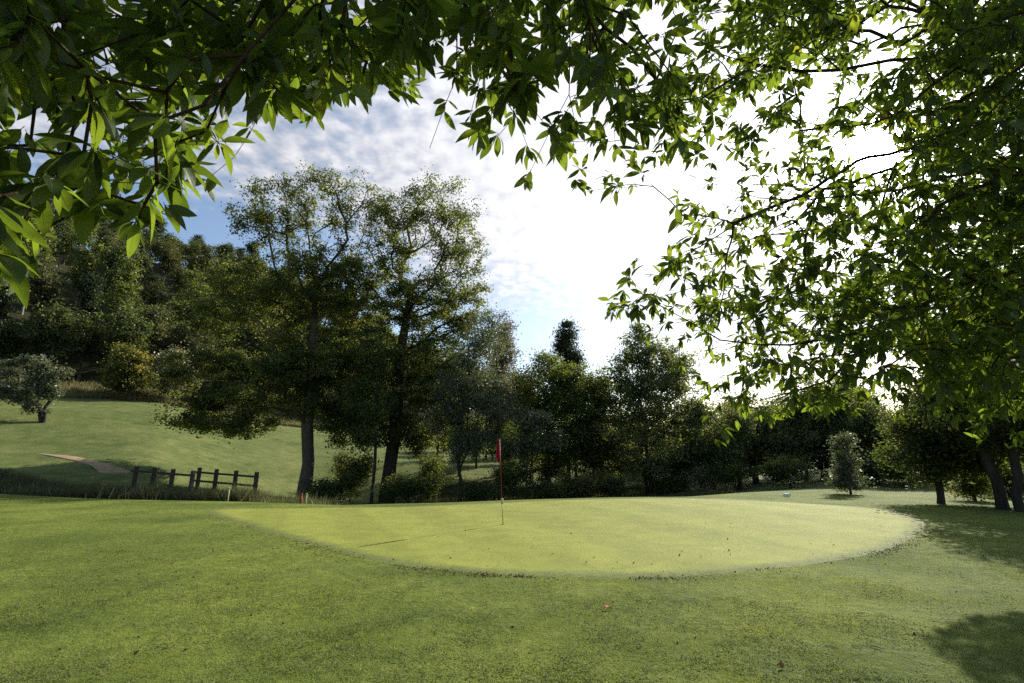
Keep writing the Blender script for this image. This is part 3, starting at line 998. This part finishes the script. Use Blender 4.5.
# clover and plantain leaves knitted through the lawn in patches
n1_ = 420000
cy_ = 4.0 * (12.0 / 4.0) ** rng.uniform(0, 1, n1_); cx_ = rng.uniform(-1, 1, n1_) * (1.12 * cy_ + .4)
ck = (vnoise(cx_ * 1.0 + 3, cy_ * 1.3, 1.5, 5) > .47 + rng.normal(0, .05, n1_)) & (vnoise(cx_, cy_, 16.0, 2) > .42) & off_green(cx_, cy_)
cx_, cy_ = cx_[ck], cy_[ck]
hz_ = .010 + .024 * vnoise(cx_, cy_, 9.0, 2) + rng.uniform(0, .006, len(cx_))
VV = leaf_quads(np.stack([cx_, cy_, Hgt(cx_, cy_) + hz_], 1), .0135, 0, .75, .72)
M_clover = leaf_mat('clover_leaf', (.040, .062, .022), (.150, .175, .075), (.05, .08, .015), (.20, .25, .06), .30, .015, .55)
vv_ = np.clip(.5 * rng.uniform(0, 1, len(cx_)) + .6 * (vnoise(cx_, cy_, 2.0, 4) - .2), 0, .9)
tag(mesh_np('clover', VV, 4, np.arange(len(VV)), M_clover, attr=vv_), 'small clover leaves knitted through the foreground lawn', 'clover', kind='stuff')

# soil crumbs along the front lip of the green
idx = rng.integers(0, len(green_out), 7000)
pt = green_out[idx] + (green_out[(idx + 1) % len(green_out)] - green_out[idx]) * rng.uniform(0, 1, (7000, 1))
pt = pt + rng.normal(0, 1, pt.shape) * (.04 + .12 * vnoise(pt[:, :1], pt[:, 1:], .9, 2) ** 2 * 3) - np.array([0, .04])
k = (pt[:, 1] < 14) & (vnoise(pt[:, 0], pt[:, 1], .8, 4) > .455 + rng.normal(0, .05, len(pt)))
pt = pt[k][::2]
extra = np.stack([rng.normal(-4.6, 1.2, 260), rng.normal(9.6, 1.6, 260)], 1)
extra2 = np.stack([rng.uniform(-7, 8, 120), rng.uniform(4.5, 10, 120)], 1)
pt = np.concatenate([pt, extra, extra2])
z = Hgt(pt[:, 0], pt[:, 1]) + .009
ico = np.array([[1, 0, 0], [-1, 0, 0], [0, 1, 0], [0, -1, 0], [0, 0, 1], [0, 0, -1]], float)
tri = np.array([[0, 2, 4], [2, 1, 4], [1, 3, 4], [3, 0, 4], [2, 0, 5], [1, 2, 5], [3, 1, 5], [0, 3, 5]])
sz = rng.uniform(.004, .017, (len(pt), 1, 1)) * rng.uniform(.6, 1.4, (len(pt), 6, 3)) * np.array([1, 1, .6])
VV = np.concatenate([pt, z[:, None]], 1)[:, None, :] + ico[None] * sz
ff = (np.arange(len(pt))[:, None, None] * 6 + tri[None]).reshape(-1)
M_soil = surf('soil', lambda t, v: ramp(t, noise(t, v, 30, 3), [(.3, (.03, .022, .014)), (.7, (.09, .065, .04))]), .95, .1)
tag(mesh_np('soil_crumbs', VV.reshape(-1, 3), 3, ff, M_soil), 'dark soil crumbs scattered along the front edge of the green', 'soil', kind='stuff')

# scattered small brown fallen leaves, and the one bright orange leaf
M_fall = leaf_mat('fallen_leaf_brown', (.05, .028, .014), (.19, .11, .05), (.08, .045, .015), (.2, .11, .04), .2, 0.0, .6)
pts = np.stack([rng.uniform(-9, 11, 150), rng.uniform(4.4, 13, 150)], 1)
cz = np.concatenate([pts, (Hgt(pts[:, 0], pts[:, 1]) + .03)[:, None]], 1)
ls = np.full(150, .05)
gx0 = rng.uniform(-11, 12, 60000); gy0 = rng.uniform(4.2, 14, 60000)
kk = (vnoise(gx0 + 5, gy0 * 1.5, .7, 4) > .575 + rng.normal(0, .03, 60000)) & (rng.uniform(0, 1, 60000) < .40)
gi = rng.integers(0, len(green_out), 9000)
rim_ = green_out[gi] + rng.normal(0, .22, (9000, 2)) - np.array([.0, .12])
rim_ = rim_[(vnoise(rim_[:, 0], rim_[:, 1], .8, 4) > .5) & (rim_[:, 1] < 17)]
lx = np.concatenate([gx0[kk], rim_[:, 0]]); ly = np.concatenate([gy0[kk], rim_[:, 1]])
cz = np.concatenate([cz, np.stack([lx, ly, Hgt(lx, ly) + .026 + rng.uniform(0, .010, len(lx))], 1)])
ls = np.concatenate([ls, rng.uniform(.008, .020, len(lx))])
VV = leaf_quads(cz, ls, 0, .6, .9)
tag(mesh_np('fallen_leaves', VV, 4, np.arange(len(VV)), M_fall, attr=rng.uniform(0, .7, len(cz))), 'tiny brown fallen leaves scattered over the lawn', 'leaves', kind='stuff')
M_orange = surf('orange_leaf', lambda t, v: ramp(t, noise(t, v, 30), [(.3, (.42, .13, .02)), (.7, (.62, .24, .05))]), .6, .3)
g = ground_at(607, 611)
vs, fs = [], []
for q in range(9):
    f = q / 8; wv = .03 * math.sin(math.pi * f ** .8) + .001
    zc = .018 + .02 * math.sin(math.pi * f)
    vs += [(f * .11 - .055, -wv, zc + .012), (f * .11 - .055, 0, zc), (f * .11 - .055, wv, zc + .016)]
for q in range(8):
    a = q * 3
    fs += [(a, a + 1, a + 4, a + 3), (a + 1, a + 2, a + 5, a + 4)]
me = bpy.data.meshes.new('fallen_leaf'); me.from_pydata(vs, [], fs); me.materials.append(M_orange)
o = bpy.data.objects.new('fallen_leaf', me); C.objects.link(o); o.location = tuple(g); o.rotation_euler = (0, 0, .3)
tag(o, 'single bright orange fallen leaf lying on the foreground grass', 'leaf')

M_stick = surf('dead_twig', lambda t, v: (.28, .23, .17), .8, .2)
for (px, py, a, l, lab) in ((832, 650, -.7, .10, 'short pale twig on the grass, leftmost of four by the dark shadow'), (857, 650, -.9, .08, 'short pale twig on the grass, second from left near the shadow'),
                            (876, 650, -.8, .09, 'short pale twig on the grass, nearest the dark shadow'), (862, 616, .1, .16, 'longer pale dead twig on a bare patch above the other twigs')):
    g = ground_at(px, py)
    mb = MB(); d = np.array([math.cos(a), math.sin(a), 0])
    mb.tube([(-d * l / 2 + (0, 0, .022)), (d * 0 + (0, .006, .03)), (d * l / 2 + (0, 0, .024))], [.004, .005, .003], 6)
    o = mb.build('fallen_twig', M_stick); o.location = tuple(g)
    tag(o, lab, 'twig')

# ------------------------------------------------------------ flag
fb = ground_at(503, 525)
root = tag(empty('golf_flag', fb), 'red golf flag hanging limp on a thin stick in the green', 'golf flag')
M_red = surf('red_cloth', lambda t, v: ramp(t, noise(t, v, 12, 3), [(.3, (.26, .006, .018)), (.7, (.42, .015, .035))]), .75, .2)
M_redp = surf('red_paint', lambda t, v: (.20, .015, .015), .5, .3)
M_yelp = surf('yellow_paint', lambda t, v: (.36, .28, .06), .5, .3)
M_whp = surf('white_paint', lambda t, v: (.78, .76, .68), .5, .3)
M_ply = surf('pale_wood', lambda t, v: ramp(t, noise(t, v, 20), [(.3, (.40, .32, .18)), (.7, (.55, .45, .27))]), .8, .2)
M_cup = surf('cup_inside', lambda t, v: (.05, .05, .045), .8, .2)
ptop = PY(499.5, 439, fb[1])
Hf = ptop[2] - fb[2]
tx = ptop[0] - fb[0]
ppt = lambda f: (tx * f, 0, Hf * f)
mb = MB(); mb.tube([ppt(.30), ppt(1.0)], [.0095, .008], 10); mb.build('upper_stick', M_redp, root, True)
mb = MB(); mb.tube([ppt(-.01), ppt(.245)], [.011, .011], 10); mb.build('lower_stick', M_yelp, root, True)
mb = MB(); mb.tube([ppt(.235), ppt(.24), ppt(.30), ppt(.305)], [.02, .032, .032, .014], 12); mb.build('collar', M_ply, root, True)
mb = MB(); mb.tube([ppt(.995), (tx, 0, Hf + .012), (tx, 0, Hf + .022)], [.012, .013, .004], 10); mb.build('finial', M_redp, root, True)
# limp cloth: hangs in folds from the top of the stick
vs, fs = [], []
nu, nv = 15, 16
for b in range(nv):
    f = b / (nv - 1)
    wdt = .045 + .08 * math.sin(min(1, f * 1.15) * math.pi * .55)
    zt = Hf - .01 - f * .60
    for a in range(nu):
        s = a / (nu - 1)
        x = tx * (zt / Hf) - wdt * s * (.9 if f < .85 else .9 - (f - .85) * 2 * s)
        y = .035 * math.sin(s * 11 + f * 2.0) * (s + .1) + .01
        z = zt + .05 * s * (f - .3) + (.02 * math.sin(s * 9) if f > .9 else 0)
        vs.append((x, y, z))
for b in range(nv - 1):
    for a in range(nu - 1):
        q = b * nu + a; fs.append((q, q + 1, q + nu + 1, q + nu))
me = bpy.data.meshes.new('flag_cloth'); me.from_pydata(vs, [], fs); me.materials.append(M_red)
for p in me.polygons: p.use_smooth = True
o = bpy.data.objects.new('flag_cloth', me); C.objects.link(o); o.parent = root
md = o.modifiers.new('thick', 'SOLIDIFY'); md.thickness = .003
mb = MB(); mb.tube([(0, 0, .0155), (0, 0, .018)], [.054, .054], 20); mb.build('hole_cup', M_cup, root)


# ------------------------------------------------------------ rail fences by the stream
def rail_fence(label, pts_px, Ys, rails):
    """posts at picture columns/tops; real posts set in the ground with three rails on their near face."""
    tops = [PY(px, py, Y) for (px, py), Y in zip(pts_px, Ys)]
    b0 = np.array([tops[0][0], tops[0][1], float(Hgt(tops[0][0], tops[0][1]))])
    root = tag(empty('rail_fence', b0), label, 'fence', 'dark rail fences by the ditch')
    dirv = unit((tops[-1] - tops[0]) * np.array([1, 1, 0]))
    rz = math.atan2(dirv[1], dirv[0])
    for t_ in tops:
        zb = float(Hgt(t_[0], t_[1])) - .3
        mb = MB(); h = t_[2] - zb
        mb.box((t_[0] - b0[0], t_[1] - b0[1], zb + h / 2 - b0[2]), (.16, .16, h), rz + rng.normal(0, .03), bev=.02)
        mb.build('post', M_wood, root)
    nrm = np.array([dirv[1], -dirv[0], 0])
    for dz in rails:
        a = tops[0] - np.array([0, 0, dz]) - dirv * .3 + nrm * .095
        b = tops[-1] - np.array([0, 0, dz]) + dirv * .3 + nrm * .095
        mid = (a + b) / 2 - b0
        ln = np.linalg.norm(b - a)
        n0 = MB()
        # board with real slope from a to b
        hz, hy = .055, .02
        for (e, p) in ((-1, a), (1, b)):
            for (oy, oz) in ((-hy, -hz), (hy, -hz), (hy, hz), (-hy, hz)):
                q = p - b0 + nrm * oy + np.array([0, 0, oz])
                n0.v.append(tuple(q))
        n0.f = [(0, 1, 2, 3), (7, 6, 5, 4), (0, 4, 5, 1), (1, 5, 6, 2), (2, 6, 7, 3), (3, 7, 4, 0)]
        n0.build('rail', M_wood, root)
    return root


rail_fence('dark wooden rail fence, left section beside the sandy bunker', [(137, 466), (155, 467.5), (173.5, 469), (193.5, 470.5)], (28.6, 27.9, 27.2, 26.5), (.26, 1.30))
rail_fence('dark wooden rail fence, right section nearer the oak trunk', [(200, 467.5), (217, 469), (236.5, 470.5), (257, 472)], (29.6, 29.0, 28.3, 27.6), (.26, .74, 1.22))


def stake(label, px, pyt, Y, hgt, mat, r=.022, name='marker_stake', capm=None):
    b = gbase(px, Y)
    root = tag(empty(name, b), label, 'stake', 'marker stakes')
    mb = MB(); mb.tube([(0, 0, -.1), (0, 0, hgt * .8)], [r, r], 8); mb.build('post', mat, root, True)
    mb = MB(); mb.tube([(0, 0, hgt * .8), (0, 0, hgt * .97), (0, 0, hgt)], [r * 1.04, r * 1.04, r * .5], 8); mb.build('painted_top', capm or mat, root, True)


M_org = surf('orange_paint', lambda t, v: (.50, .17, .07), .6, .3)
M_dred = surf('dull_red', lambda t, v: (.20, .045, .02), .7, .2)
stake('thin pale wooden stake standing below the right fence section', 228, 490, 22.2, .60, M_ply)
stake('pale pinkish stake at the foot of the oak', 306, 492, 20.5, .42, M_ply)
stake('short dull red stake touching the oak foot', 301, 495, 21.8, .42, M_dred, .05, capm=M_dred)
stake('small orange stake beside the ditch below the sandy bunker', 102, 471, 30, .7, M_org, .04)
# small white marker block beyond the green
b = gbase(787, 23.5)
root = tag(empty('tee_marker', b), 'small white marker block beyond the back of the green', 'marker')
mb = MB(); mb.box((0, 0, .09), (.30, .16, .14), .2, bev=.03); mb.build('block', M_whp, root)
mb = MB(); mb.tube([(0, 0, -.08), (0, 0, .03)], [.02, .02], 8); mb.build('spike', M_cup, root)

# ------------------------------------------------------------ overhanging chestnut in the foreground
COV = [
    "99989999999999999985347999745999",
    "87889999999998788887658997755999",
    "84689999999953679788788865668999",
    "73568866650002457768987577888999",
    "74667775000001246667743667788999",
    "88777860000000034145112367788999",
    "98567500000000000000056677888999",
    "94001100000000000000056667889999",
    "50000000000000000003367788899999",
    "10000000000000000005678999999999",
    "00000000000000000000256789999999",
    "00000000000000000000047888868999",
    "00000000000000000000016676552588",
    "00000000000000000000003100000133",
]
COVA = np.array([[int(c) for c in r] for r in COV], float) / 9


def cov_at(px, py):
    gx_ = np.clip(np.asarray(px) / 32 - .5, 0, 31); gy_ = np.clip(np.asarray(py) / 32 - .5, 0, 13)
    x0 = np.clip(np.floor(gx_).astype(int), 0, 30); y0 = np.clip(np.floor(gy_).astype(int), 0, 12)
    fx, fy = gx_ - x0, gy_ - y0
    c = (COVA[y0, x0] * (1 - fx) * (1 - fy) + COVA[y0, x0 + 1] * fx * (1 - fy) + COVA[y0 + 1, x0] * (1 - fx) * fy + COVA[y0 + 1, x0 + 1] * fx * fy)
    return np.where(np.asarray(py) > 448, 0, c)


def depth_at(px, py):
    a = np.interp(px, [-60, 40, 110, 200, 400, 520, 640, 700, 800, 1100], [1.2, 1.45, 1.8, 2.05, 2.2, 2.5, 3.2, 3.9, 4.3, 4.6])
    b = np.interp(px, [560, 640, 1100], [4.1, 4.3, 4.7])
    k = np.clip((py - 150) / 40, 0, 1) if px > 560 else 0
    return a * (1 - k) + b * k


ros = []
for r_ in range(-3, 14):
    for c_ in range(-2, 35):
        v = COVA[min(max(r_, 0), 13), min(max(c_, 0), 31)]
        if r_ < 0: v = .8
        if v <= 0: continue
        d0 = depth_at(c_ * 32 + 16, r_ * 32 + 16)
        area = (32 * d0 / F) ** 2
        lam = -math.log(1 - min(.975, v)) * area / .016 * np.interp(c_ * 32, [0, 90, 150, 300, 700, 900], [1.9, 1.6, 1.4, 1.45, 1.6, 1.9])
        for _ in range(rng.poisson(lam)):
            px = (c_ + rng.uniform(0, 1)) * 32; py = (r_ + rng.uniform(0, 1)) * 32
            d = d0 * rng.uniform(.82, 1.35)
            if px > 680: d = d0 * rng.uniform(.8, 1.9)
            ros.append(PD(px, py, d))
ros = np.array(ros)
# crown shaped for light: sprays that would shade the visible lawn are dropped
sh = ros - SUND[None] * (ros[:, 2:3] / SUND[2])
shx, shy, shd = project(sh)
ros = ros[~((shd > .5) & (shx > -40) & (shx < 1064) & (shy < 700))]
# a heavy hanging spray further out on the right
ca = unit(rng.normal(0, 1, (1100, 3))) * (rng.uniform(0, 1, (1100, 1)) ** .4)
ros = np.concatenate([ros, np.array([10.5, 10.85, 4.4]) + ca * np.array([1.5, .95, .62])])
# limbs: real branches reaching over from a trunk that stands behind and to the right of the camera
fork = np.array([3.4, -2.2, 3.1])
limbs = [
    [fork, (2.0, -1.0, 3.5), PD(430, -160, 2.0), PD(330, -40, 1.95), PD(245, 55, 1.75), PD(205, 105, 1.65)],
    [(2.0, -1.0, 3.5), (1.0, -.2, 3.6), PD(470, -90, 2.2), PD(490, 20, 2.25), PD(515, 90, 2.3)],
    [(1.0, -.2, 3.6), PD(560, -80, 2.4), PD(590, 20, 2.5), PD(615, 80, 2.6), PD(622, 140, 2.7)],
    [fork, (4.4, -.6, 3.6), (4.9, 1.6, 3.9), PD(1060, 20, 4.4), PD(930, 58, 4.4), PD(840, 70, 4.3), PD(760, 65, 4.2), PD(700, 100, 4.0)],
    [(4.4, -.6, 3.6), (5.2, 1.8, 3.0), PD(1100, 240, 4.6), PD(960, 285, 4.6), PD(880, 330, 4.6), PD(790, 345, 4.5), PD(720, 340, 4.4), PD(650, 300, 4.4)],
    [PD(1100, 240, 4.6), PD(1000, 170, 4.7), PD(900, 190, 4.7), PD(800, 200, 4.6), PD(730, 190, 4.5), PD(690, 175, 4.4)],
    [PD(1100, 240, 4.6), (6.6, 5.2, 4.2), (8.4, 8.2, 4.7), (9.6, 10.2, 4.8), (11.4, 11.4, 4.7)],
    [PD(880, 330, 4.6), PD(830, 380, 4.6), PD(760, 400, 4.5), PD(720, 425, 4.5)],
]
lg = [-1, -1, -1]
nodes, par = [np.array([3.6, -2.6, -.3]), np.array([3.5, -2.45, 1.2]), np.array([3.45, -2.3, 2.3])], [-1, 0, 1]
key = {}
for li, lim in enumerate(limbs):
    prev = 2
    for q, p in enumerate(lim):
        p = np.array(p, float); kk = tuple(np.round(p, 3))
        if kk in key:
            prev = key[kk]; continue
        # subdivide for gentle curves
        a = nodes[prev]
        m = max(1, int(np.linalg.norm(p - a) / .35))
        for s in range(1, m + 1):
            f = s / m
            nodes.append(a * (1 - f) + p * f + (rng.normal(0, .025, 3) if s < m else 0)); par.append(prev); prev = len(nodes) - 1
            lg.append(0 if li < 3 else 1)
        key[kk] = prev
nr = len(nodes)
order = []
NA = np.array(nodes)
dmin = np.array([np.min(np.linalg.norm(NA[5:] - p, axis=1)) for p in ros])
ros = ros[np.argsort(dmin)]
rpx, rpy, rdp = project(ros)
rgp = ((rpx > 690) | ((rpx > 560) & (rpy > 165)) | (rdp > 4.2) | (rdp < 0)).astype(int)
A, P_, tip = skeleton(nodes, par, list(ros), .34, seg=.16, jit=.06, sag=.03, rg=lg, tg_g=rgp)
rd = pipe_radii(P_, nr, .0016, .24, 2.25)
qx, qy, qd = project(A)
vis = (qd > .2) & (qx > -60) & (qx < 1150) & (qy > -140)
rd[vis] = np.minimum(rd[vis], .0075 * np.clip(qd[vis] / 2.2, .55, 2.0))
root = tag(empty('chestnut_tree', (3.6, -2.6, 0)), 'sweet chestnut with long leaves, its branches hanging into the view from above', 'tree')
off = np.array([3.6, -2.6, 0])
tubes(A - off, P_, rd, 'trunk', M_twig, root, 7)

tp = A[tip]; pd = unit(A[tip] - A[P_[tip]])
LV, LU, LA = [], [], []
prof = np.array([.0, .52, .86, 1.0, .98, .80, .46, .0])
S = len(prof)
tt = np.linspace(0, 1, S)
base_leaf = []
for p, d0 in zip(tp, pd):
    nl = int(rng.integers(5, 10))
    ax = unit(d0 + np.array([0, 0, -.35]) + rng.normal(0, .25, 3))
    ref = unit(np.cross(ax, rng.normal(0, 1, 3))); ref2 = np.cross(ax, ref)
    ph0 = rng.uniform(0, 6.28)
    sc_ = rng.uniform(.75, 1.15)
    clv = rng.uniform(0, 1)
    for q in range(nl):
        ph = ph0 + q * 2.4
        th = rng.uniform(.55, 1.35)
        dd = unit(ax * math.cos(th) + (ref * math.cos(ph) + ref2 * math.sin(ph)) * math.sin(th) + np.array([0, 0, -.22]))
        base_leaf.append((p - ax * rng.uniform(0, .06), dd, rng.uniform(.075, .165) * sc_, clv))
B = np.array([b[0] for b in base_leaf]); D = np.array([b[1] for b in base_leaf])
Ln = np.array([b[2] for b in base_leaf]); cv = np.array([b[3] for b in base_leaf])
mid = B + D * Ln[:, None] * .6
tipp = B + D * Ln[:, None] * 1.05
mx_, my_, md_ = project(mid); tx_, ty_, _ = project(tipp)
cm, ct = cov_at(mx_, my_), cov_at(tx_, ty_)
inframe = (mx_ > -10) & (mx_ < 1034) & (my_ > 0)
thr = rng.uniform(.04, .2, len(B))
ok = (~inframe) | ((cm > thr) & (ct > thr * .7))
# the gap through which the sun shines
sd2 = np.hypot(mx_ - 873, my_ - 152)
ok &= ~((sd2 < 25) | ((sd2 < 40) & (rng.uniform(0, 1, len(B)) < .4)))
ok &= np.linalg.norm(B - np.array([0, 0, CH]), axis=1) > .6
B, D, Ln, cv = B[ok], D[ok], Ln[ok], cv[ok]
n = len(B)
up = np.array([0, 0, 1.]) + rng.normal(0, .38, (n, 3))
Sd = unit(np.cross(D, up)); Nn = np.cross(Sd, D)
Wd = Ln * rng.uniform(.29, .38, n)
curl = rng.uniform(-.10, .42, n); fold = rng.uniform(.08, .4, n); wave = rng.uniform(0, 6.28, n)
rows = []
for s in range(S):
    t_ = tt[s]
    pet = .10
    c = B + D * (Ln * (pet + t_))[:, None] - Nn * (Ln * curl * t_ ** 2)[:, None]
    hw = (Wd / 2 * prof[s])[:, None]
    wz = (np.sin(wave + t_ * 9) * .08)[:, None]
    if s == 0:
        c = B + D * (Ln * pet)[:, None]
    rows.append(np.stack([c - Sd * hw + Nn * hw * (fold[:, None] + wz), c, c + Sd * hw + Nn * hw * (fold[:, None] - wz)], 1))
VV = np.stack(rows, 1)                           # n, S, 3, 3
bi = np.arange(n)[:, None] * (S * 3)
q = []
for s in range(S - 1):
    a = s * 3
    q.append(np.concatenate([bi + a, bi + a + 1, bi + a + 4, bi + a + 3], 1))
    q.append(np.concatenate([bi + a + 1, bi + a + 2, bi + a + 5, bi + a + 4], 1))
q = np.stack(q, 1).reshape(-1, 4)
uvr = np.stack([np.stack([np.full(3, 0) + np.array([0, .5, 1]), np.full(3, tt[s])], 1) for s in range(S)], 0)
UV = np.broadcast_to(uvr[None], (n, S, 3, 2)).reshape(-1, 2)
v = np.clip(cv * .45 + rng.uniform(0, 1, n) * .5, 0, .9)
v[rng.uniform(0, 1, n) < .006] = 1.0
o = mesh_np('crown', VV.reshape(-1, 3) - off, 4, q, M_near, root, smooth=True, attr=np.repeat(v, (S - 1) * 2), uv=UV)
# petioles
pb = np.stack([B - off, B + D * (Ln * .11)[:, None] - off], 1)
PA = pb.reshape(-1, 3); PP = np.full(len(PA), -1); PP[1::2] = np.arange(0, len(PA), 2)
tubes(PA, PP, np.full(len(PA), .0011), 'leaf_stalks', M_twig, root, 3)
print('near leaves', n, 'rosettes', len(tp), 'faces', sum(len(m.polygons) for m in bpy.data.meshes))
